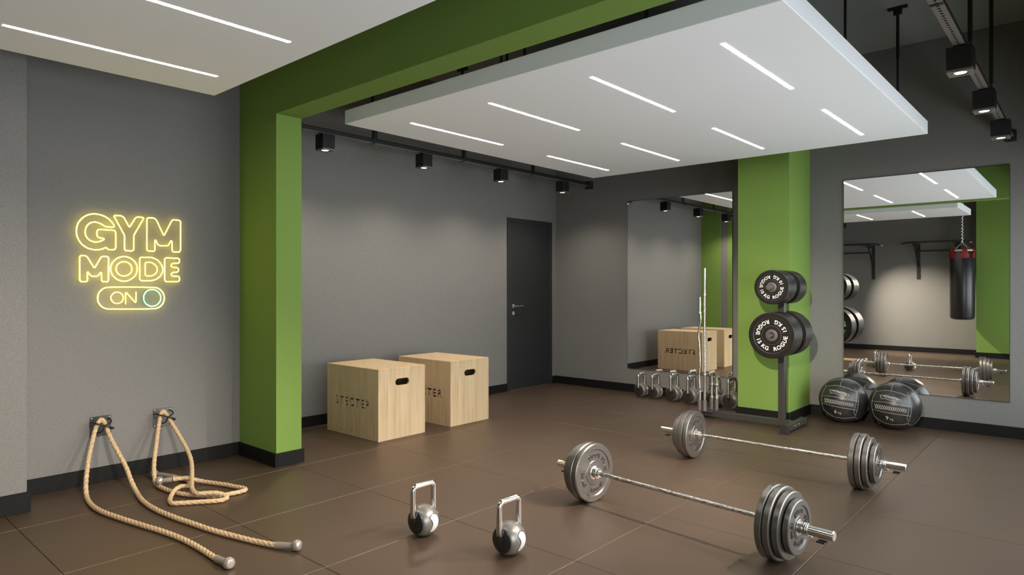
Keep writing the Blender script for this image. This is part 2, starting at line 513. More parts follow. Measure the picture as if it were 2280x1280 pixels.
# ================================================================ TRACK LIGHTING
def track(label, x, y0, y1, hangers, joint=None):
    t = thing('light_track', label, 'light track', (x, y0, 2.575))
    L_ = y1 - y0
    bm = bmesh.new()
    box(bm, (-.021, 0, .004), (-.017, L_, .042)); box(bm, (.017, 0, .004), (.021, L_, .042)); box(bm, (-.021, 0, .038), (.021, L_, .042))
    obj('rail', bm, 'black', t)
    bm = bmesh.new()                      # perforated underside
    box(bm, (-.0265, 0, 0), (-.006, L_, .004)); box(bm, (.006, 0, 0), (.0265, L_, .004))
    n = int(L_ / .036)
    for i in range(n + 1):
        a = i * L_ / n
        box(bm, (-.006, max(0, a - .009), .0002), (.006, min(L_, a + .009), .0038))
    obj('slotted_strip', bm, 'rail_face', t)
    for e in (0, L_):
        bm = bmesh.new()
        box(bm, (-.04, e - .035, -.03), (.04, e + .035, .062), .003, 1)
        obj('end_box', bm, 'black', t)
    for h in hangers:
        bm = bmesh.new(); hy = h - y0
        cyl(bm, (0, hy, .04), (0, hy, .14), .006, seg=10)
        cyl(bm, (0, hy, .13), (0, hy, CZ - 2.575), .0125, seg=10)
        box(bm, (-.028, hy - .012, -.004), (.028, hy + .012, .05), .002, 1)
        box(bm, (-.006, hy + .012, .03), (.006, hy + .05, .12))
        box(bm, (-.06, hy - .02, CZ - 2.575 - .08), (.06, hy + .02, CZ - 2.575))
        obj('hanger', bm, 'black', t, 40)
    return t
track('long black slotted light track along the door wall', -4.80, 2.80, 6.90, (3.55, 4.66, 5.76))
track('black slotted light track beside the big wall mirror', -.53, 2.70, 7.02, (3.49, 4.566, 5.606))

def make_spot(label):
    t = thing('track_spotlight', label, 'spotlight', (0, 0, 0), group='black square spotlights on the tracks')
    a = .0575
    bm = bmesh.new()
    box(bm, (-a, -a, .012), (a, a, .132), .002, 1)
    for k in range(6):                                   # fluted heat-sink sides
        q = -a + .014 + k * .0174
        box(bm, (a - .001, q, .02), (a + .003, q + .008, .128))
        box(bm, (-a - .003, q, .02), (-a + .001, q + .008, .128))
    obj('housing', bm, 'black', t)
    bm = bmesh.new()
    R = .041
    N_ = 32
    outer = []; inner = []; deep = []
    for i in range(N_):
        an = 2 * PI * i / N_
        c, s = math.cos(an), math.sin(an); m_ = max(abs(c), abs(s))
        outer.append(bm.verts.new((a * c / m_, a * s / m_, 0))); inner.append(bm.verts.new((R * c, R * s, 0))); deep.append(bm.verts.new((R * .8 * c, R * .8 * s, .011)))
    top = [bm.verts.new((v.co.x, v.co.y, .012)) for v in outer]
    for i in range(N_):
        j = (i + 1) % N_
        bm.faces.new((outer[i], outer[j], inner[j], inner[i])); bm.faces.new((inner[i], inner[j], deep[j], deep[i])); bm.faces.new((outer[i], top[i], top[j], outer[j]))
    bz = obj('bezel', bm, 'rail_face', t)
    bm = bmesh.new(); lathe(bm, [(R * .985, .0008), (R * .86, .0095), (R * .73, .0105), (R * .73, .0085), (R * .82, .0075), (R * .92, -.0002)], 32, closed=True)
    obj('baffle_ring', bm, 'black', bz, 40)
    bm = bmesh.new(); lathe(bm, [(0, .0030), (R * .66, .0030), (R * .70, .0050), (R * .70, .0105), (0, .0115)], 24)
    obj('lens', bm, 'lens', t, 40)
    bm = bmesh.new(); box(bm, (-.012, -.03, .1325), (.012, .03, .1374))
    obj('track_adapter', bm, 'black', t)
    return t
spots = []
proto = make_spot('spotlight on the door-wall track, first behind the green pier')
proto.location = (-4.80, 3.07, 2.436); spots.append(proto)
for y, lab in ((4.15, 'spotlight on the door-wall track, second behind the green pier'),
               (5.24, 'spotlight on the door-wall track, third behind the green pier'),
               (6.34, 'spotlight on the door-wall track, last one by the room corner')):
    spots.append(dup(proto, (-4.80, y, 2.436), lab))
for y, lab in ((4.20, 'biggest spotlight in view, first on the perforated mirror-side track'),
               (5.22, 'middle spotlight on the mirror-side track, between two others'),
               (6.24, 'spotlight on the mirror-side track, last one before the mirror wall'),
               (2.85, 'spotlight at the start of the mirror-side track, by the green beam')):
    spots.append(dup(proto, (-.53, y, 2.436), lab))
track('added, unseen black slotted light track over the entrance area, behind the viewpoint', -.53, -.9, 2.3, (-.5, .8, 2.0))  # unseen track and spotlights, added to supply light from the entrance
for y, lab in ((.25, 'added unseen spotlight over the entrance area, by the punching bag'), (1.0, 'added unseen spotlight over the entrance area, midway along its track'), (1.75, 'added unseen spotlight over the entrance area, before the green beam')):
    spots.append(dup(proto, (-.53, y, 2.436), lab))
track('added, unseen short black light track over the neon-sign side of the entrance area', -3.95, -.9, .25, (-.6, 0))  # unseen track, added to carry a lamp for the mirrored wall
spots.append(dup(proto, (-3.95, .12, 2.436), 'added unseen spotlight near the jutting wall, aimed at the pull-up bars'))
# lamps: the door-wall row points straight down, the other track's lamps are gimballed toward the room
# distance along the track: (aim point, watts, beam angle)
AIM = {4.20: ((-2.6, 3.35, 0), 600, 62), 5.22: ((-2.5, 5.0, 0), 130, 70), 2.85: ((-3.8, 1.1, 0), 330, 58),
       1.0: ((-4.6, .75, 0), 560, 52), .25: ((-2.42, 6.46, .25), 1500, 30), .12: ((-1.85, -1.1, -.2), 1000, 60)}  # this row: beams of the added entrance spotlights
for s in spots:
    x, y, z = s.location
    ld = bpy.data.lights.new('spot_beam', 'SPOT')
    ld.color = (1.0, .87, .72); ld.shadow_soft_size = .03
    lo = bpy.data.objects.new('spot_beam', ld); COL.objects.link(lo)
    lo.location = (x, y, z - .004)
    aim = next((a for k, a in AIM.items() if (x > -3 or y < 2) and abs(k - y) < .01), None)
    if aim:
        ld.energy = aim[1]
        ld.spot_size = math.radians(aim[2]); ld.spot_blend = 1.0
        lo.rotation_euler = (Vector(aim[0]) - lo.location).to_track_quat('-Z', 'Y').to_euler()
    else:
        ld.energy = WALL_SPOT_POWER * (1.0 if x < -3 else .15)
        ld.spot_size = math.radians(144); ld.spot_blend = .8

# ================================================================ MIRRORS
def wall_mirror(label, x0, x1, z0, z1):
    t = thing('wall_mirror', label, 'mirror', (x0, BW, z0))
    bm = bmesh.new(); box(bm, (0, -.010, 0), (x1 - x0, 0, z1 - z0))
    obj('backing', bm, 'mirror_back', t)
    bm = bmesh.new(); box(bm, (.003, -.014, .003), (x1 - x0 - .003, -.0101, z1 - z0 - .003))
    obj('mirror_glass', bm, 'mirror', t)
wall_mirror('frameless wall mirror above the kettlebell row, beside the green column', -4.339, -2.994, .29, 2.362)
wall_mirror('frameless wall mirror above the medicine balls, showing the punching bag', -1.858, -.538, .305, 2.357)

# ================================================================ NEON SIGN
NEON = {
'G': [(1.545, 1.702), (1.484, 1.702), (1.459, 1.721), (1.425, 1.731), (1.396, 1.723), (1.374, 1.698), (1.366, 1.663), (1.371, 1.631), (1.391, 1.606), (1.425, 1.595), (1.456, 1.603), (1.485, 1.622), (1.435, 1.629), (1.435, 1.682), (1.547, 1.682), (1.547, 1.549), (1.497, 1.551), (1.491, 1.565), (1.465, 1.551), (1.431, 1.544), (1.385, 1.551), (1.346, 1.578), (1.321, 1.625), (1.316, 1.669), (1.327, 1.718), (1.357, 1.758), (1.396, 1.78), (1.436, 1.784), (1.483, 1.772), (1.518, 1.745)] ,
'Y': [(1.54, 1.783), (1.583, 1.783), (1.598, 1.771), (1.631, 1.706), (1.669, 1.776), (1.684, 1.784), (1.718, 1.782), (1.721, 1.776), (1.658, 1.654), (1.658, 1.556), (1.65, 1.547), (1.607, 1.547), (1.601, 1.557), (1.601, 1.651), (1.537, 1.776)] ,
'M': [(1.749, 1.783), (1.789, 1.784), (1.805, 1.77), (1.854, 1.662), (1.907, 1.774), (1.917, 1.782), (1.958, 1.781), (1.968, 1.772), (1.967, 1.562), (1.958, 1.551), (1.917, 1.551), (1.909, 1.56), (1.909, 1.626), (1.902, 1.631), (1.884, 1.597), (1.871, 1.592), (1.825, 1.592), (1.812, 1.601), (1.8, 1.63), (1.794, 1.627), (1.794, 1.558), (1.788, 1.55), (1.75, 1.551), (1.742, 1.559), (1.742, 1.775)] ,
'M2': [(1.336, 1.497), (1.343, 1.505), (1.368, 1.505), (1.38, 1.496), (1.421, 1.422), (1.459, 1.498), (1.471, 1.504), (1.497, 1.504), (1.504, 1.495), (1.503, 1.342), (1.497, 1.334), (1.468, 1.335), (1.462, 1.342), (1.462, 1.394), (1.456, 1.397), (1.445, 1.377), (1.431, 1.369), (1.405, 1.37), (1.391, 1.383), (1.383, 1.399), (1.38, 1.395), (1.38, 1.341), (1.374, 1.335), (1.343, 1.334), (1.336, 1.344)] ,
'O1': [(1.68, 1.425), (1.678, 1.406), (1.672, 1.388), (1.662, 1.371), (1.648, 1.358), (1.633, 1.348), (1.615, 1.341), (1.597, 1.339), (1.579, 1.341), (1.562, 1.347), (1.547, 1.357), (1.534, 1.37), (1.524, 1.386), (1.518, 1.403), (1.516, 1.421), (1.518, 1.44), (1.524, 1.457), (1.534, 1.473), (1.547, 1.487), (1.562, 1.497), (1.579, 1.504), (1.597, 1.507), (1.615, 1.505), (1.633, 1.499), (1.648, 1.49), (1.662, 1.477), (1.672, 1.461), (1.678, 1.443)] ,
'O2': [(1.646, 1.424), (1.644, 1.409), (1.637, 1.395), (1.626, 1.384), (1.612, 1.377), (1.597, 1.374), (1.582, 1.376), (1.569, 1.383), (1.558, 1.394), (1.551, 1.407), (1.549, 1.422), (1.551, 1.437), (1.558, 1.451), (1.569, 1.462), (1.582, 1.469), (1.597, 1.472), (1.612, 1.47), (1.626, 1.463), (1.637, 1.453), (1.644, 1.439)] ,
'D1': [(1.696, 1.496), (1.703, 1.505), (1.77, 1.508), (1.815, 1.49), (1.841, 1.452), (1.849, 1.418), (1.834, 1.379), (1.802, 1.351), (1.763, 1.342), (1.703, 1.343), (1.696, 1.353)] ,
'D2': [(1.731, 1.465), (1.738, 1.472), (1.77, 1.473), (1.801, 1.451), (1.812, 1.424), (1.802, 1.396), (1.776, 1.377), (1.738, 1.376), (1.731, 1.385)] ,
'E': [(1.859, 1.498), (1.867, 1.507), (1.954, 1.506), (1.96, 1.498), (1.96, 1.48), (1.953, 1.471), (1.911, 1.468), (1.9, 1.454), (1.911, 1.44), (1.948, 1.439), (1.956, 1.423), (1.948, 1.407), (1.911, 1.403), (1.9, 1.39), (1.911, 1.377), (1.954, 1.377), (1.96, 1.366), (1.96, 1.347), (1.951, 1.338), (1.867, 1.338), (1.859, 1.348)] ,
'T': [(1.503, 1.152), (1.488, 1.155), (1.473, 1.161), (1.461, 1.171), (1.45, 1.185), (1.443, 1.2), (1.44, 1.217), (1.44, 1.234), (1.443, 1.251), (1.45, 1.266), (1.461, 1.279), (1.473, 1.289), (1.488, 1.295), (1.503, 1.297), (1.788, 1.296), (1.804, 1.294), (1.82, 1.288), (1.833, 1.277), (1.844, 1.264), (1.852, 1.248), (1.856, 1.23), (1.856, 1.212), (1.852, 1.194), (1.844, 1.178), (1.833, 1.165), (1.82, 1.155), (1.804, 1.149), (1.788, 1.147)] ,
'o': [(1.593, 1.226), (1.591, 1.215), (1.587, 1.205), (1.58, 1.196), (1.571, 1.191), (1.56, 1.188), (1.55, 1.188), (1.539, 1.191), (1.531, 1.197), (1.524, 1.206), (1.519, 1.216), (1.518, 1.226), (1.519, 1.237), (1.524, 1.247), (1.531, 1.255), (1.539, 1.261), (1.55, 1.264), (1.56, 1.264), (1.571, 1.261), (1.58, 1.255), (1.587, 1.247), (1.591, 1.236)] ,
'n': [(1.607, 1.183), (1.607, 1.256), (1.612, 1.262), (1.668, 1.192), (1.672, 1.196), (1.672, 1.267)] ,
'R': [(1.832, 1.223), (1.831, 1.208), (1.826, 1.195), (1.818, 1.184), (1.808, 1.174), (1.796, 1.168), (1.783, 1.165), (1.769, 1.165), (1.756, 1.169), (1.744, 1.176), (1.734, 1.185), (1.727, 1.197), (1.722, 1.21), (1.721, 1.224), (1.722, 1.238), (1.727, 1.251), (1.734, 1.262), (1.744, 1.272), (1.756, 1.278), (1.769, 1.281), (1.783, 1.281), (1.796, 1.278), (1.808, 1.271), (1.818, 1.262), (1.826, 1.25), (1.831, 1.237)] ,

}
def neon_sign():
    X = -4.973
    t = thing('neon_sign', 'glowing yellow neon sign reading GYM MODE ON on the grey wall', 'neon sign', (X, 1.52, 1.2))
    def loc(p): return Vector((.028, p[0] - 1.52, p[1] - 1.2))
    def part(name, loops, material, closed=True, r=.0038, corner=.012):
        bm = bmesh.new(); pins = []
        for lp in loops:
            pts = [loc(p) for p in lp]
            path = spline(pts, .006, True) if len(lp) in (20, 22, 26, 28) else round_path(pts, corner, closed)
            tube(bm, path, r, 8, closed)
            pins += [pts[0], pts[len(pts) // 2]]
        o = obj(name, bm, material, t, 60)
        for pn in pins:
            bm = bmesh.new(); cyl(bm, pn - Vector((r * .8, 0, 0)), (0, pn.y, pn.z), .0015, seg=6)
            obj('standoff', bm, 'standoff', o)
        return o
    part('letter_g', [NEON['G']], 'neon', corner=.02); part('letter_y', [NEON['Y']], 'neon'); part('letter_m', [NEON['M']], 'neon')
    part('letter_m', [NEON['M2']], 'neon'); part('letter_o', [NEON['O1'], NEON['O2']], 'neon')
    part('letter_d', [NEON['D1'], NEON['D2']], 'neon', corner=.02); part('letter_e', [NEON['E']], 'neon')
    part('toggle_outline', [NEON['T']], 'neon'); part('letter_o', [NEON['o']], 'neon', r=.0034)
    part('letter_n', [NEON['n']], 'neon', closed=False, r=.0034)
    part('toggle_ring', [NEON['R']], 'neon_green', r=.0038)['label'] = 'green glowing toggle ring'
neon_sign()

# ================================================================ BATTLE ROPES AND ANCHORS
def anchor(y, label):
    t = thing('rope_anchor', label, 'rope anchor', (-4.973, y, .371), group='wall anchors of the battle ropes')
    bm = bmesh.new(); box(bm, (0, -.062, -.066), (.006, .062, .066), .0015, 1)
    obj('wall_plate', bm, 'tube_grey' if y > 1.6 else 'rack', t)
    for sy in (-1, 1):
        for sz in (-1, 1):
            bm = bmesh.new(); lathe(bm, [(0, .0035), (.004, .003), (.0062, 0)], 14, Matrix.Translation((.006, sy * .052, sz * .055)) @ Matrix.Rotation(PI / 2, 4, 'Y'))
            obj('screw', bm, 'chrome', t, 60)
    for pts in ([(.004, -.057, .034), (.05, -.065, .038), (.092, -.064, .040), (.116, -.042, .033), (.121, -.010, .021), (.119, .036, .0), (.07, .056, -.016), (.004, .053, -.024)],
                [(.004, .045, .045), (.06, .045, .042), (.108, .030, .034), (.129, -.005, .022), (.118, -.020, -.010), (.07, -.024, -.030), (.004, -.024, -.040)]):
        bm = bmesh.new(); tube(bm, spline(pts, .006), .0048, 10)
        obj('anchor_loop', bm, 'black', t, 60)
anchor(1.463, 'square rope anchor under the neon sign, nearer the jutting wall')
anchor(1.854, 'square rope anchor on the grey wall, nearer the green pier')

R1L = [(-4.9, 1.434, .413), (-4.89, 1.414, .379), (-4.847, 1.379, .295), (-4.793, 1.346, .216), (-4.725, 1.315, .132), (-4.664, 1.293, .066), (-4.614, 1.284, .020), (-4.421, 1.255, .016), (-4.267, 1.255, .016), (-4.07, 1.284, .016), (-3.86, 1.325, .016), (-3.663, 1.365, .016), (-3.499, 1.389, .016), (-3.329, 1.399, .016), (-3.181, 1.398, .016), (-3.09, 1.394, .019)]
R1R = [(-4.9, 1.463, .409), (-4.881, 1.474, .366), (-4.823, 1.487, .29), (-4.739, 1.508, .203), (-4.652, 1.519, .131), (-4.569, 1.517, .072), (-4.48, 1.517, .022), (-4.272, 1.483, .016), (-4.045, 1.475, .016), (-3.842, 1.493, .016), (-3.669, 1.518, .016), (-3.471, 1.549, .016), (-3.304, 1.588, .016), (-3.144, 1.63, .016), (-3.03, 1.665, .019)]
R2L = [(-4.9, 1.818, .411), (-4.877, 1.797, .35), (-4.802, 1.753, .236), (-4.727, 1.713, .149), (-4.687, 1.695, .108), (-4.652, 1.683, .073), (-4.62, 1.675, .043), (-4.58, 1.667, .018), (-4.491, 1.661, .016), (-4.408, 1.664, .016), (-4.338, 1.672, .016), (-4.276, 1.683, .016), (-4.22, 1.700, .016), (-4.154, 1.730, .016), (-4.09, 1.769, .016), (-4.045, 1.80, .016), (-4.022, 1.84, .016), (-4.010, 1.897, .016), (-4.006, 1.955, .016), (-4.018, 1.994, .016), (-4.056, 2.003, .016), (-4.127, 1.984, .016), (-4.219, 1.96, .016), (-4.302, 1.931, .016), (-4.378, 1.898, .018), (-4.43, 1.856, .030), (-4.455, 1.816, .046), (-4.461, 1.769, .050), (-4.470, 1.73, .052)]
R2L_END = [(-4.470, 1.727, .052), (-4.482, 1.700, .052), (-4.500, 1.672, .052)]
R2R = [(-4.9, 1.85, .406), (-4.876, 1.866, .366), (-4.763, 1.891, .259), (-4.652, 1.895, .184), (-4.574, 1.884, .146), (-4.524, 1.871, .122), (-4.447, 1.842, .098), (-4.367, 1.809, .075), (-4.283, 1.773, .056), (-4.209, 1.743, .048), (-4.141, 1.722, .048), (-4.09, 1.715, .047), (-4.058, 1.725, .047), (-4.034, 1.755, .048), (-3.998, 1.800, .046), (-3.965, 1.83, .034), (-3.935, 1.835, .022), (-3.930, 1.805, .017), (-3.965, 1.745, .016), (-4.018, 1.675, .016), (-4.065, 1.612, .016), (-4.096, 1.584, .016), (-4.147, 1.589, .016), (-4.213, 1.62, .022), (-4.258, 1.66, .042), (-4.290, 1.705, .047), (-4.318, 1.743, .036), (-4.355, 1.776, .022), (-4.407, 1.809, .017), (-4.47, 1.828, .017), (-4.542, 1.834, .017), (-4.60, 1.822, .017), (-4.64, 1.805, .018)]
R2R_END = [(-4.645, 1.802, .019), (-4.72, 1.765, .026), (-4.775, 1.738, .028)]
R_ROPE = .0142
def battle_rope(label, a, a_end, b, b_end, mid):
    o = Vector((mid[0], mid[1], 0))
    t = thing('battle_rope', label, 'battle rope', o)
    sh = lambda L_: [Vector(p) - o for p in L_]
    bm = bmesh.new()
    tube(bm, spline(sh(a[::-1]) + sh([mid]) + sh(b), .005), R_ROPE, 20, twist_pitch=.105, lobes=3, groove=.24)
    obj('rope', bm, 'rope', t, 75)
    for e in (a_end, b_end):
        P = sh(e)
        bm = bmesh.new(); pth = spline(P, .008); n = len(pth)
        tube(bm, pth, .0165, 18, radii=[.0176 - .0035 * i / (n - 1) for i in range(n)])
        g = obj('grip', bm, 'grip', t, 60)
        d = (P[-1] - P[-2]).normalized(); d.z = 0; d.normalize()
        c = P[-1] + d * .012; R = .0275
        if b is not R2R or e is R2R_END: c.z = max(c.z, R) if e is not R2L_END else c.z
        bm = bmesh.new()
        prof = [(0, -R)] + [(R * math.sin(x), -R * math.cos(x)) for x in [PI * k / 16 for k in range(1, 13)]] + [(R * .60, R * .76), (0, R * .76)]
        u, w = frame_of(d)
        lathe(bm, prof, 28, Matrix.Translation(c) @ d.to_track_quat('Z', 'Y').to_matrix().to_4x4())
        obj('knob', bm, 'knob', g, 50)
battle_rope('battle rope laid out in two long strands across the floor mats', R1L, [(-3.09, 1.394, .020), (-3.03, 1.397, .024), (-2.995, 1.40, .027)],
            R1R, [(-3.03, 1.665, .020), (-2.972, 1.697, .024), (-2.948, 1.713, .027)], (-4.906, 1.449, .426))
battle_rope('battle rope lying in a tangled loop near the green pier', R2L, R2L_END, R2R, R2R_END, (-4.906, 1.834, .424))

# ================================================================ JUMP BOXES
def cut(panel_bm, cutter_bm):
    a = bpy.data.meshes.new('a'); bmesh.ops.recalc_face_normals(panel_bm, faces=panel_bm.faces[:]); panel_bm.to_mesh(a); panel_bm.free()
    bmesh.ops.remove_doubles(cutter_bm, verts=cutter_bm.verts[:], dist=1e-5)
    bmesh.ops.recalc_face_normals(cutter_bm, faces=cutter_bm.faces[:])
    c = bpy.data.meshes.new('c'); cutter_bm.to_mesh(c); cutter_bm.free()
    oa = bpy.data.objects.new('a', a); oc = bpy.data.objects.new('c', c); COL.objects.link(oa); COL.objects.link(oc)
    md = oa.modifiers.new('cut', 'BOOLEAN'); md.operation = 'DIFFERENCE'; md.solver = 'EXACT'; md.object = oc; md.use_self = True
    dg = bpy.context.evaluated_depsgraph_get(); dg.update()
    me = bpy.data.meshes.new_from_object(oa.evaluated_get(dg))
    bm = bmesh.new(); bm.from_mesh(me)
    for o_ in (oa, oc): bpy.data.objects.remove(o_)
    for m_ in (a, c, me): bpy.data.meshes.remove(m_)
    return bm

def make_box(label):
    Lx, Ly, H, th = .757, .512, .606, .018
    t = thing('jump_box', label, 'jump box', (0, 0, 0), group='plywood jump boxes')
    geo = text_geo('STECTER', 1.0, .05, .030, 1.2)
    xs = [v[0] for v in geo[0]]; ys = [v[1] for v in geo[0]]
    sx = .52 / (max(xs) - min(xs)); sz = .077 / (max(ys) - min(ys)); mx = (max(xs) + min(xs)) / 2; my = (max(ys) + min(ys)) / 2
    for side in (-1, 1):
        bm = bmesh.new(); yy = side * (Ly / 2 - th / 2)
        box(bm, (-Lx / 2, yy - th / 2, 0), (Lx / 2, yy + th / 2, H - th))
        cb = bmesh.new()
        put(cb, geo, lambda v: Vector((side * -1 * ((v.x - mx) * sx) + .004, yy + v.z * .5, .293 + (v.y - my) * sz)))
        obj('front_panel', cut(bm, cb), 'wood', t)
    for side in (-1, 1):
        bm = bmesh.new(); xx = side * (Lx / 2 - th / 2)
        box(bm, (xx - th / 2 + side * .0006, -Ly / 2 - .0003, 0), (xx + th / 2 + side * .0006, Ly / 2 + .0003, H - th))
        cb = bmesh.new(); ring0 = []; ring1 = []
        hw, hr, zc = .076, .029, .482
        pts = [(hw * 1 + hr * math.cos(a) - hr, hr * math.sin(a)) for a in [-PI / 2 + PI * k / 10 for k in range(11)]] + \
              [(-hw + hr + hr * math.cos(a), hr * math.sin(a)) for a in [PI / 2 + PI * k / 10 for k in range(11)]]
        for (py, pz) in pts:
            ring0.append(cb.verts.new((xx - .05, py, zc + pz))); ring1.append(cb.verts.new((xx + .05, py, zc + pz)))
        n = len(pts)
        for i in range(n):
            j = (i + 1) % n; cb.faces.new((ring0[i], ring0[j], ring1[j], ring1[i]))
        cb.faces.new(ring0[::-1]); cb.faces.new(ring1)
        obj('handle_panel', cut(bm, cb), 'wood', t)
    bm = bmesh.new(); box(bm, (-Lx / 2 - .0006, -Ly / 2 - .0003, H - th + .0003), (Lx / 2 + .0006, Ly / 2 + .0003, H), .0012, 1)
    obj('top_panel', bm, 'wood', t)
    bm = bmesh.new(); box(bm, (-Lx / 2 + th + .001, -Ly / 2 + th + .001, 0), (Lx / 2 - th - .001, Ly / 2 - th - .001, .012))
    obj('bottom_panel', bm, 'wood', t)
    return t
b0 = make_box('plywood jump box standing in front, by the green pier')
b0.location = (-4.481 - .3785, 3.373 + .256, 0)
dup(b0, (-4.470 - .3785, 4.189 + .254, 0), 'plywood jump box standing behind the other, toward the door')

# ================================================================ KETTLEBELLS
KEMB = [(-.030, .030), (-.012, .044), (.014, .038), (.028, .012), (.026, -.015), (.010, -.037), (-.012, -.048), (-.029, -.042), (-.023, -.020), (-.018, 0), (-.025, .018)]
def make_kettlebell(label):
    t = thing('kettlebell', label, 'kettlebell', (0, 0, 0), group='grey kettlebells with chrome handles')
    R, zc, cap = .0815, .0765, .055
    bm = bmesh.new()
    bmesh.ops.create_uvsphere(bm, u_segments=48, v_segments=32, radius=R)
    for v in bm.verts: v.co = Vector((v.co.x, v.co.z, v.co.y))          # poles on the Y axis
    for v in bm.verts:
        v.co.y = max(-cap, min(cap, v.co.y))
        v.co.z = max(v.co.z, -zc)
    bmesh.ops.translate(bm, verts=bm.verts[:], vec=(0, 0, zc))
    obj('body', bm, 'kb_body', t, 35)
    rc = math.sqrt(R * R - cap * cap)
    for s in (-1, 1):
        bm = bmesh.new()
        lathe(bm, [(rc * 1.0, -.002), (rc * 1.0, .002), (rc * .93, .0045), (rc * .5, .010), (0, .0125), ], 40,
              Matrix.Translation((0, s * cap, zc)) @ Matrix.Rotation(-s * PI / 2, 4, 'X'))
        for v in bm.verts: v.co.z = max(v.co.z, .0004)
        obj('side_cap', bm, 'kb_cap', t, 40)
    bm = bmesh.new()
    P = round_path([(0, -.0600, zc + .018), (0, -.0705, zc + .042), (0, -.0715, .262), (0, .0715, .262), (0, .0705, zc + .042), (0, .0600, zc + .018)], .026, k=6)
    n = len(P)
    tube(bm, P, .0150, 18)
    obj('handle', bm, 'chrome', t, 60)
    for s in (-1, 1):
        bm = bmesh.new()
        cyl(bm, (0, s * .0665, zc + .030), (0, s * .0600, zc - .012), .0185, .007, 18)
        obj('handle_socket', bm, 'kb_cap', t, 40)
    for s in (-1, 1):
        bm = bmesh.new()
        cen = Vector((0, -.004)); loops = []
        out = spline([(y, z, 0) for y, z in KEMB], .006, True)
        def onball(y, z, e): y += .012; return Vector((s * (math.sqrt(max(1e-6, R * R - y * y - z * z)) + e), y, zc + z))
        K = 8
        for k in range(K + 1):
            f = 1 - k / K if k < K else 0
            if k == K: loops.append([bm.verts.new(onball(0, -.004, .0022))])
            else: loops.append([bm.verts.new(onball(p.x * f, -.004 + (p.y + .004) * f, .0022 if k else .0012)) for p in out])
        for k in range(K):
            A, B = loops[k], loops[k + 1]; n = len(A)
            for i in range(n):
                j = (i + 1) % n
                if len(B) == 1: bm.faces.new((A[i], A[j], B[0]))
                else: bm.faces.new((A[i], A[j], B[j], B[i]))
        em = obj('emblem', bm, 'emblem', t, 60)
        em['label'] = 'white curved emblem'
        bm = bmesh.new(); tube(bm, [onball(p.x * 1.05, -.004 + (p.y + .004) * 1.04, .0006) for p in out], .0015, 6, True)
        obj('emblem_groove', bm, 'kb_cap', em, 60)
    return t
kb = make_kettlebell('kettlebell standing alone on the mats, beside the rope ends')
kb.location = (-2.636, 2.276, 0)
dup(kb, (-2.136, 2.392, 0), 'kettlebell standing alone on the mats, nearer the barbells')
row = [(-4.02, 6.86, 1.04, 'kettlebell at the door end of the row under the mirror'),
       (-3.835, 6.86, 1.05, 'second kettlebell from the door in the row under the mirror'),
       (-3.585, 6.84, 1.15, 'third kettlebell from the door in the row under the mirror'),
       (-3.360, 6.81, 1.16, 'fourth kettlebell from the door in the row under the mirror'),
       (-3.085, 6.83, 1.18, 'fifth kettlebell from the door, behind the upright bars of the rack'),
       (-2.885, 6.79, 1.22, 'last kettlebell of the row, tucked beside the green column')]
for x, y, s, lab in row:
    c = dup(kb, (x, y, 0), lab); c.scale = (s, s, s)

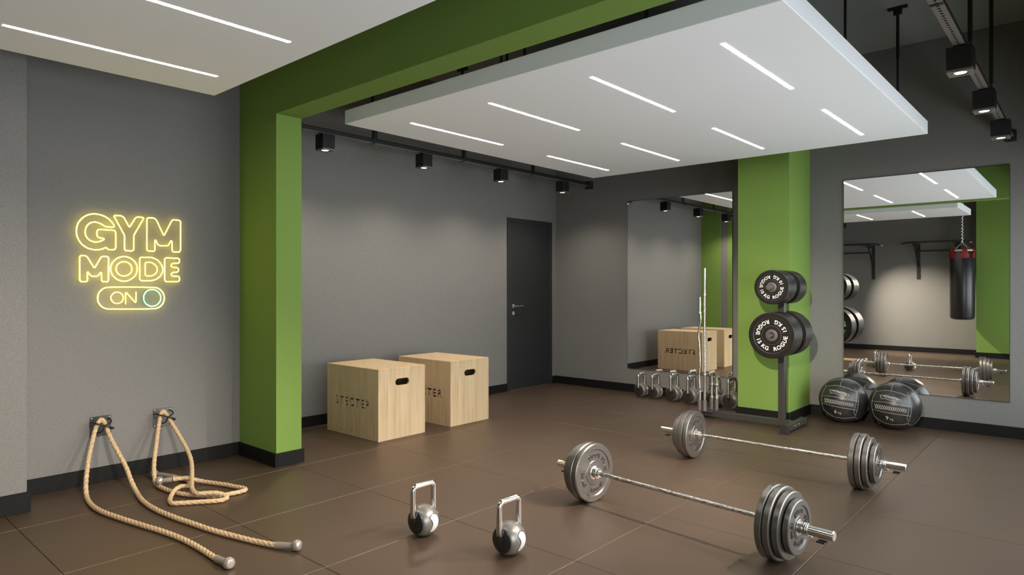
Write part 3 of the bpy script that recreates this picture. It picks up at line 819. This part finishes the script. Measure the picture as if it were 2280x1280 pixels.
# ================================================================ MEDICINE BALLS
def ball(label, loc, kilo, rotz, roll):
    R = .214
    t = thing('medicine_ball', label, 'medicine ball', loc, (math.radians(-8.7), math.radians(roll), rotz), 'black leather medicine balls')
    t.location.z = R
    bm = bmesh.new(); bmesh.ops.create_uvsphere(bm, u_segments=64, v_segments=40, radius=R)
    obj('cover', bm, 'leather', t, 180)
    def S(a, b, e=0.0):
        q = a * a + b * b
        if q > .995: k = math.sqrt(.995 / q); a *= k; b *= k; q = .995
        return Vector((a, -math.sqrt(1 - q), b)) * (R + e)
    N_ = lambda L_: [((x - 495) / 357.0, -(y - 632) / 345.0) for x, y in L_]
    left = N_([(250, 440), (205, 540), (188, 640), (200, 750), (228, 810), (268, 845)])
    bottom = N_([(268, 845), (360, 893), (480, 907), (570, 900), (655, 882)])
    right = N_([(655, 882), (690, 770), (706, 640), (690, 500)])
    top = N_([(690, 500), (550, 450), (400, 422), (250, 440)])
    bt = N_([(190, 582), (440, 600), (703, 642)]); bb = N_([(192, 703), (440, 748), (692, 772)])
    others = [N_([(455, 424), (470, 360), (500, 318)]), N_([(250, 440), (238, 400), (262, 380)]), N_([(690, 500), (730, 455), (765, 430), (800, 470)]),
              N_([(655, 882), (700, 908), (730, 902), (790, 840), (835, 760)]), N_([(268, 845), (250, 880), (280, 915)]), N_([(262, 380), (380, 335), (500, 318), (640, 340), (765, 430)])]
    bm = bmesh.new()
    for c in [left, bottom, right, top, bt, bb] + others:
        P = [S(p.x, p.y, -.0004) for p in spline([(a, b, 0) for a, b in c], .06)]
        tube(bm, P, .0019, 6)
    # the seams of the far side
    for yaw in (90, 180, 270):
        rm = Matrix.Rotation(math.radians(yaw), 3, 'Z')
        for c in ([left, bottom, right, top] + others if yaw == 180 else [left]):
            tube(bm, [rm @ S(p.x, p.y, -.0004) for p in spline([(a, b, 0) for a, b in c], .06)], .0019, 6)
    obj('seam_piping', bm, 'seam', t, 60)
    bm = bmesh.new()
    n = 24; A = []; B = []
    for i in range(n + 1):
        f = i / n
        A.append(bm.verts.new(S(*N_([(200 + 498 * f, 612 + 45 * f + 0)])[0], .0012))); B.append(bm.verts.new(S(*N_([(196 + 500 * f, 690 + 68 * f - 10 * math.sin(f * PI) * -1)])[0], .0012)))
    for i in range(n): bm.faces.new((A[i], A[i + 1], B[i + 1], B[i]))
    bd = obj('band', bm, 'band', t, 60)
    bm = bmesh.new()
    k = 8; zz = []
    for i in range(k * 2 + 1):
        f = i / (k * 2); zz.append((232 + 408 * f, (622 + 52 * f) if i % 2 == 0 else (690 + 38 * f)))
    z2 = [(x, (690 + 38 * (i / (k * 2))) if i % 2 == 0 else (622 + 52 * (i / (k * 2)))) for i, (x, _) in enumerate(zz)]
    for L_ in (zz, z2):
        pts = []
        for i in range(len(L_) - 1):
            for q in range(4):
                f = q / 4; pts.append((L_[i][0] * (1 - f) + L_[i + 1][0] * f, L_[i][1] * (1 - f) + L_[i + 1][1] * f))
        pts.append(L_[-1])
        tube(bm, [S(a, b, .0018) for a, b in N_(pts)], .0017, 6)
    obj('zigzag_stitching', bm, 'patch', bd, 60)
    bm = bmesh.new()                                         # stepped logo outline
    out = [(305, 492), (420, 497), (425, 510), (520, 522), (522, 535), (575, 545), (572, 573), (398, 553), (395, 540), (322, 545), (318, 515)]
    pts = []
    for i in range(len(out)):
        a, b = out[i], out[(i + 1) % len(out)]
        for q in range(5): pts.append((a[0] + (b[0] - a[0]) * q / 5, a[1] + (b[1] - a[1]) * q / 5))
    tube(bm, [S(a, b, .0010) for a, b in N_(pts)], .0021, 6, True)
    g = text_geo('TECHNOGYM', 1.0, 0, .03, 1.0)
    w = max(v[0] for v in g[0]) - min(v[0] for v in g[0])
    put(bm, g, lambda v: S(*N_([(440 + v.x * 205 / w, 536 + (v.x / w) * 48 - v.y * 34)])[0], .0012))
    obj('logo', bm, 'patch', t, 60)
    bm = bmesh.new()
    put(bm, text_geo(kilo, 1.0, 0, .02), lambda v: S(*N_([(388 + v.x * 78, 838 - v.y * 72 + v.x * 8)])[0], .0012))
    put(bm, text_geo('kg', 1.0, 0, .015, 1.15), lambda v: S(*N_([(445 + v.x * 44, 842 - v.y * 40 + v.x * 6)])[0], .0012))
    obj('weight_lettering', bm, 'patch', t)
    return t
ball('black medicine ball marked 6 kg, next to the green column', (-1.802, 6.84, 0), '6', math.radians(14.7), 0)
ball('black medicine ball marked 9 kg, below the middle of the mirror', (-1.362, 6.835, 0), '9', math.radians(11.3), -2)

# ================================================================ PLATE RACK
def arc_text(bm, s, size, rmid, phi, z, front=1, extrude=.0008, bold=.022, spacing=1.08):
    geo = text_geo(s, size, extrude, bold * size, spacing)
    def fn(v):
        a = phi + v.x / rmid
        r = rmid + size * .35 - v.y
        p = Vector((r * math.cos(a), r * math.sin(a), z + v.z))
        return p if front > 0 else Vector((-p.x, p.y, -p.z))
    put(bm, geo, fn)

def make_plate(R, t_, hole, name, label, group, words, msize, body, letter, hubmat, hub_r, both=True, raised=.0012):
    t = thing(name, label, 'weight plate', (0, 0, 0), group=group)
    h = t_ / 2; d = min(.006, t_ * .22)
    prof = []
    half = [(hub_r + .001, h - d * .45), (R * .40, h - d * .45), (R * .425, h - d), (R * .765, h - d), (R * .80, h), (R * .965, h), (R, h - R * .025)]
    prof = half + [(r, -z) for r, z in half[::-1]]
    bm = bmesh.new(); lathe(bm, prof, 72, closed=True)
    obj('disc', bm, body, t, 28)
    bm = bmesh.new()
    lathe(bm, [(hole, h - d * .2), (hub_r * .9, h - d * .2), (hub_r + .0009, h - d * .5), (hub_r + .0009, -h + d * .5), (hub_r * .9, -h + d * .2), (hole, -h + d * .2)], 40, closed=True)
    obj('hub', bm, hubmat, t, 40)
    if body == 'rubber':  # thin grey rings put the bevel highlight into the colour
        bm = bmesh.new()
        for f in (1, -1):
            for rr in (.412, .782):
                tube(bm, [(R * rr * math.cos(a), R * rr * math.sin(a), f * (h - d * .62)) for a in [2 * PI * k / 60 for k in range(60)]], .0011, 6, True)
        obj('painted_rim_glint', bm, 'rim_glint', t, 60)
    for f in (1, -1):
        for s, phi in words:
            bm = bmesh.new()
            arc_text(bm, s, msize, R * .595, math.radians(phi), h - d + .0004 + raised * .5, f, raised * .5)
            obj('lettering', bm, letter, t)
    return t

PEG_Y = (5.875, 6.46)
RX = -2.150
def plate_rack():
    t = thing('plate_rack', 'grey floor rack with an upright post of weight plates before the green column', 'plate rack', (-2.5, 6.19, 0))
    O = Vector((-2.5, 6.19, 0))
    def P(x, y, z): return (x - O.x, y - O.y, z - O.z)
    def part(name, material, fn, parent=t, sm=None, label=None):
        bm = bmesh.new(); fn(bm); o = obj(name, bm, material, parent, sm)
        if label: o['label'] = label
        return o
    part('base_beam', 'rack', lambda b: box(b, P(-2.905, 6.163, .022), P(-2.065, 6.217, .078), .004))
    for x, y0, y1 in ((-2.04, 5.945, 6.425), (-2.932, 6.03, 6.40)):
        ft = part('foot', 'rack', lambda b: box(b, P(x - .027, y0, .018), P(x + .027, y1, .072), .004))
        for e in (y0, y1):
            s = -1 if e == y0 else 1
            def capfn(b):
                lo, hi = sorted((e - s * .012, e + s * .026))
                tb = bmesh.new(); box(tb, P(x - .033, lo, 0), P(x + .033, hi, .078), .004)
                for v in tb.verts:
                    k = 1 + .22 * (1 - v.co.z / .078)
                    v.co.x = (v.co.x - (x - O.x)) * k + (x - O.x)
                merge(b, tb)
            part('end_cap', 'black', capfn, ft)
        if x > -2.5:
            for yy in (6.14, 6.24):
                part('bolt', 'chrome', lambda b: cyl(b, P(x + .026, yy, .045), P(x + .034, yy, .045), .010, seg=12), ft, 40)
    part('upright', 'rack', lambda b: box(b, P(RX - .029, 6.161, .0785), P(RX + .029, 6.219, 1.375), .004))
    for z, r, ln in ((1.298, .0235, .068), (.868, .0165, .045)):
        for s in (-1, 1):
            y_in = 6.19 + s * .028
            y_out = (5.915 - ln) if s < 0 else 6.425
            def pg(b):
                cyl(b, P(RX, y_in, z), P(RX, y_out, z), r, seg=24)
            part('plate_peg', 'tube_grey', pg, sm=40)
    for (x, y) in HOLD:
        def hold(b):
            lathe(b, [(.0215, 0), (.0215, .105), (.0185, .105), (.0185, .006), (0, .006), (0, 0)], 24, Matrix.Translation(P(x, y, .072)))
        part('bar_holder', 'tube_grey', hold, sm=40)
    part('holder_plate', 'rack', lambda b: box(b, P(-2.965, 6.11, .066), P(-2.80, 6.31, .0735), .002))
HOLD = ((-2.936, 6.14), (-2.886, 6.14), (-2.876, 6.28), (-2.826, 6.28))
plate_rack()

def words(kg): return [('ROGUE', 140), (kg, 226), ('ROGUE', 318), (kg, 46)]
STAND = (PI / 2, 0, 0)
P10 = make_plate(.154, .040, .0245, 'weight_plate', 'black 10 KG plate, foremost on the upper peg of the rack', 'black weight plates on the rack', words('10 KG'), .039, 'rubber', 'letter_white', 'tube_grey', .044)
P15 = make_plate(.206, .040, .0245, 'weight_plate', 'black 15 KG plate, foremost on the lower peg of the rack', 'black weight plates on the rack', words('15 KG'), .049, 'rubber', 'letter_white', 'tube_grey', .052)
for pl, z, nm in ((P10, 1.298, 'upper'), (P15, .868, 'lower')):
    pl.location = (RX, 5.936, z); pl.rotation_euler = STAND
    kg = '10 KG' if nm == 'upper' else '15 KG'
    for k, w in enumerate(('second', 'third', 'fourth', 'fifth')):
        dup(pl, (RX, 5.936 + .0415 * (k + 1), z), f'black {kg} plate, {w} from the front on the {nm} peg of the rack', (PI / 2, math.radians(37 * (k + 1)), 0))
    for k, w in enumerate(('first', 'second', 'third', 'last')):
        dup(pl, (RX, 6.255 + .0415 * k, z), f'black {kg} plate, {w} behind the post on the {nm} rear peg of the rack', (PI / 2, 0, PI))

# ================================================================ BARS STANDING IN THE RACK
def sleeve(bm, x, y, z0, z1, r): cyl(bm, (x, y, z0), (x, y, z1), r, seg=18)
def standing_bar(name, label, i, shaft_pts, z_low, z_col, z_top, r_sl, r_sh):
    x, y = HOLD[i]
    t = thing(name, label, 'bar', (x, y, .0785))
    b0 = .0785
    bm = bmesh.new(); tube(bm, spline([(px, 0, z - b0) for px, z in shaft_pts], .012), r_sh, 12); obj('shaft', bm, 'knurl', t, 60)
    for (za, zb) in ((b0 - b0, z_low - b0), (z_col - b0, z_top - b0)):
        bm = bmesh.new(); sleeve(bm, 0, 0, za, zb, r_sl); obj('sleeve', bm, 'chrome', t, 40)
    for zc in (z_low, z_col):
        bm = bmesh.new(); sleeve(bm, 0, 0, zc - b0 - .008, zc - b0 + .008, r_sl + .007); obj('collar', bm, 'steel', t, 40)
standing_bar('curl_bar', 'chrome curl bar with bent shaft standing in the rack holder', 0,
             [(0, .29), (-.006, .40), (0, .52), (-.004, .72), (-.012, .80), (-.010, .86), (.010, .97), (.006, 1.03), (0, 1.05)], .265, 1.045, 1.20, .0150, .0105)
standing_bar('straight_bar', 'tallest straight chrome bar standing in the rack holder', 1, [(0, .42), (0, .8), (0, 1.23)], .435, 1.225, 1.485, .0135, .0105)
standing_bar('dumbbell_bar', 'short dumbbell bar upright in the rack, next to the tall bars', 2, [(0, .2), (0, .3)], .195, .325, .405, .0165, .0115)
standing_bar('dumbbell_bar', 'short dumbbell bar upright in the rack, nearer the post', 3, [(0, .2), (0, .3)], .195, .325, .405, .0165, .0115)

# ================================================================ LOADED BARBELLS
RB = .176
BIG = make_plate(RB, .034, .0255, 'weight_plate', 'x', 'grey iron plates on the barbells', [('ROGUE', 90), ('20 KG', 22), ('ROGUE', 285), ('20 KG', 195)], .032, 'iron', 'iron', 'steel', .040, raised=.0045)
MID = make_plate(.160, .034, .0255, 'weight_plate', 'x', 'grey iron plates on the barbells', [('ROGUE', 100), ('15 KG', 22), ('ROGUE', 285), ('15 KG', 195)], .030, 'iron', 'iron', 'steel', .040, raised=.0045)
SML = make_plate(.128, .030, .0255, 'weight_plate', 'x', 'grey iron plates on the barbells', [('ROGUE', 110), ('10 KG', 22), ('ROGUE', 285), ('10 KG', 195)], .026, 'iron', 'iron', 'steel', .038, raised=.004)

used = set()
def barbell(label, centre, yaw, near):
    t = thing('barbell', label, 'barbell', centre, (0, 0, yaw))
    hl, hs = .845, .545
    bm = bmesh.new(); cyl(bm, (-hs, 0, 0), (hs, 0, 0), .0125, seg=24); obj('shaft', bm, 'knurl', t, 40)
    for s in (-1, 1):
        bm = bmesh.new(); cyl(bm, (s * hs, 0, 0), (s * (hl - .004), 0, 0), .0235, seg=32); cyl(bm, (s * (hl - .004), 0, 0), (s * hl, 0, 0), .0235, .020, 32)
        obj('sleeve', bm, 'chrome', t, 40)
        bm = bmesh.new(); cyl(bm, (s * (hs - .022), 0, 0), (s * (hs + .002), 0, 0), .031, seg=32); cyl(bm, (s * (hs - .034), 0, 0), (s * (hs - .022), 0, 0), .022, .026, 32)
        obj('sleeve_stop', bm, 'chrome', t, 40)
    R_ = Matrix.Rotation(yaw, 4, 'Z')
    for s in (-1, 1):
        end = 'end toward the doors and boxes' if s < 0 else 'free end by the dark floor'
        x = hs + .003
        for i, (src, th, word) in enumerate(((BIG, .034, 'innermost full-size'), (BIG, .034, 'second full-size'), (MID, .034, 'third, slightly smaller'), (SML, .030, 'outermost small'))):
            c = Vector((s * (x + th / 2), 0, -.0018)); x += th + .0035
            pos = Vector(centre) + (R_ @ c)
            rot = (PI / 2, 0, PI / 2 + yaw)
            lab = f'{word} iron plate on the {"box-side" if s < 0 else "open-floor"} end of the {near} barbell'
            if src.name not in used:
                used.add(src.name); o = src; o.location = pos; o['label'] = lab
            else:
                o = dup(src, pos, lab)
            roll = random.uniform(-.35, .35) if not (s < 0 and i == 0) else 0
            o.rotation_mode = 'QUATERNION'
            o.rotation_quaternion = (Matrix.Rotation(yaw, 3, 'Z') @ Matrix.Rotation(PI / 2, 3, 'Z') @ Matrix.Rotation(PI / 2, 3, 'X') @ Matrix.Rotation(roll, 3, 'Z')).to_quaternion()
        # spring collar
        cl = thing('spring_collar', f'spring collar on the {"box-side" if s < 0 else "open-floor"} sleeve of the {near} barbell', 'spring collar',
                   Vector(centre) + (R_ @ Vector((s * (x + .004), 0, 0))), (0, 0, yaw + (PI if s < 0 else 0)), 'spring collars on the barbells')
        bm = bmesh.new()
        pts = []
        for k in range(81):
            a = 2 * PI * 4.2 * k / 80
            pts.append((.004 + .034 * k / 80, .0274 * math.cos(a), .0274 * math.sin(a)))
        tube(bm, pts, .0024, 6); obj('coil', bm, 'steel', cl, 60)
        for q, (yy, zz) in enumerate(((-.012, -.034), (.016, -.034))):
            bm = bmesh.new()
            tube(bm, spline([(.006 if q == 0 else .036, yy * .6, -.0274), (.016 if q == 0 else .044, yy, zz - .004), (.06, yy, zz - .006), (.085, yy, zz - .006)], .004), .0024, 6)
            hd = obj('handle', bm, 'steel', cl, 60)
            bm = bmesh.new(); cyl(bm, (.072, yy, zz - .006), (.108, yy, zz - .006), .0046, seg=10); obj('handle_sleeve', bm, 'black', hd, 40)
barbell('loaded chrome barbell lying on the mats, the one closer to the lone kettlebells', (-1.712, 3.254, RB + .0018), math.radians(-5.6), 'kettlebell-side')
barbell('loaded chrome barbell lying on the mats, the one closer to the rack and balls', (-1.712, 4.674, RB + .0018), 0.0, 'rack-side')

# ================================================================ SEEN IN THE MIRROR: BAG AND PULL-UP BARS
def punching_bag(x, y):
    t = thing('punching_bag', 'black punching bag with red straps hanging on a chain, seen in the mirror', 'punching bag', (x, y, 0))
    R = .192
    bm = bmesh.new()
    lathe(bm, [(0, .700), (R * .7, .703), (R * .93, .722), (R, .76), (R * 1.01, 1.3), (R, 1.92), (R * .94, 1.95), (0, 1.955)], 48)
    obj('bag_body', bm, 'bag', t, 40)
    bm = bmesh.new(); tube(bm, [(R * .86 * math.cos(a), R * .86 * math.sin(a), 1.962) for a in [2 * PI * k / 40 for k in range(40)]], .022, 10, True, twist_pitch=.09)
    obj('rope_ring', bm, 'bag_top', t, 60)
    for k in range(6):
        a = 2 * PI * k / 6 + .2
        bm = bmesh.new()
        A = []; B = []
        w = .30
        rows = [(1.985, R * .80, .13), (2.0, R * .93, .15), (1.97, R + .008, .16), (1.92, R + .007, .20), (1.90, R + .006, .30), (1.84, R + .006, .31), (1.822, R + .006, .22)]
        grid = []
        for z, r, wa in rows:
            grid.append([bm.verts.new((r * math.cos(a + wa * (q / 4 - .5) * 2.3), r * math.sin(a + wa * (q / 4 - .5) * 2.3), z)) for q in range(5)])
        for i in range(len(rows) - 1):
            for q in range(4): bm.faces.new((grid[i][q], grid[i][q + 1], grid[i + 1][q + 1], grid[i + 1][q]))
        bmesh.ops.solidify(bm, geom=bm.faces[:], thickness=-.005)
        obj('strap', bm, 'red', t, 40)
    def chain(p0, p1, n, name):
        bm = bmesh.new(); p0, p1 = Vector(p0), Vector(p1); d = (p1 - p0); u, w = frame_of(d); L_ = d.length / n
        dn = d.normalized()
        for i in range(n):
            c = p0 + d * ((i + .5) / n); s = u if i % 2 else w
            tube(bm, [c + dn * (L_ * .66 * math.sin(q)) + s * (L_ * .36 * math.cos(q)) for q in [2 * PI * k / 10 for k in range(10)]], L_ * .15, 5, True)
        obj(name, bm, 'chrome', t, 60)
    for k in range(4):
        a = 2 * PI * k / 4 + .5
        chain((R * .84 * math.cos(a), R * .84 * math.sin(a), 1.985), (0, 0, 2.115), 9, 'sling_chain')
    chain((0, 0, 2.11), (0, 0, CZ - .03), 48, 'hanging_chain')
    bm = bmesh.new(); cyl(bm, (0, 0, CZ - .03), (0, 0, CZ), .05, seg=20); obj('ceiling_mount', bm, 'black', t, 40)
punching_bag(-1.80, -.35)

def pull_up(x0, x1, label):
    t = thing('pull_up_bar', label, 'pull-up bar', (x0, FWY + .0015, 0), group='wall mounted pull-up bars')
    w = x1 - x0
    for x in (0, w):
        bm = bmesh.new(); box(bm, (x - .03, 0, 1.455), (x + .03, .012, 2.165), .002, 1); wp = obj('wall_plate', bm, 'black', t)
        bm = bmesh.new(); box(bm, (x - .022, .012, 2.10), (x + .022, .50, 2.15), .003, 1)
        tube(bm, [(x, .02, 1.72), (x, .40, 2.10)], .016, 8); obj('arm', bm, 'black', t, 40)
    P = round_path([(-.24, .42, 2.13), (-.14, .49, 2.165), (w + .14, .49, 2.165), (w + .26, .42, 2.13)], .08)
    bm = bmesh.new(); tube(bm, P, .0165, 12); b = obj('grip_bar', bm, 'black', t, 60)
    for (xa, xb) in ((-.25, -.13), (w + .13, w + .27)):
        bm = bmesh.new(); s = 1 if xa < 0 else -1
        p = (P[0], P[0] * .45 + P[1] * .55) if xa < 0 else (P[-1], P[-1] * .45 + P[-2] * .55)
        cyl(bm, p[0], p[1], .0195, seg=14); obj('grip', bm, 'copper', b, 40)
    bm = bmesh.new(); tube(bm, [(0, .31, 2.0), (w, .31, 2.0)], .016, 10); obj('lower_bar', bm, 'black', t, 60)
pull_up(-2.62, -1.95, 'pull-up bar on the wall behind the punching bag, seen in the mirror')
pull_up(-4.10, -3.43, 'pull-up bar farther from the punching bag, cut by the mirror edge')
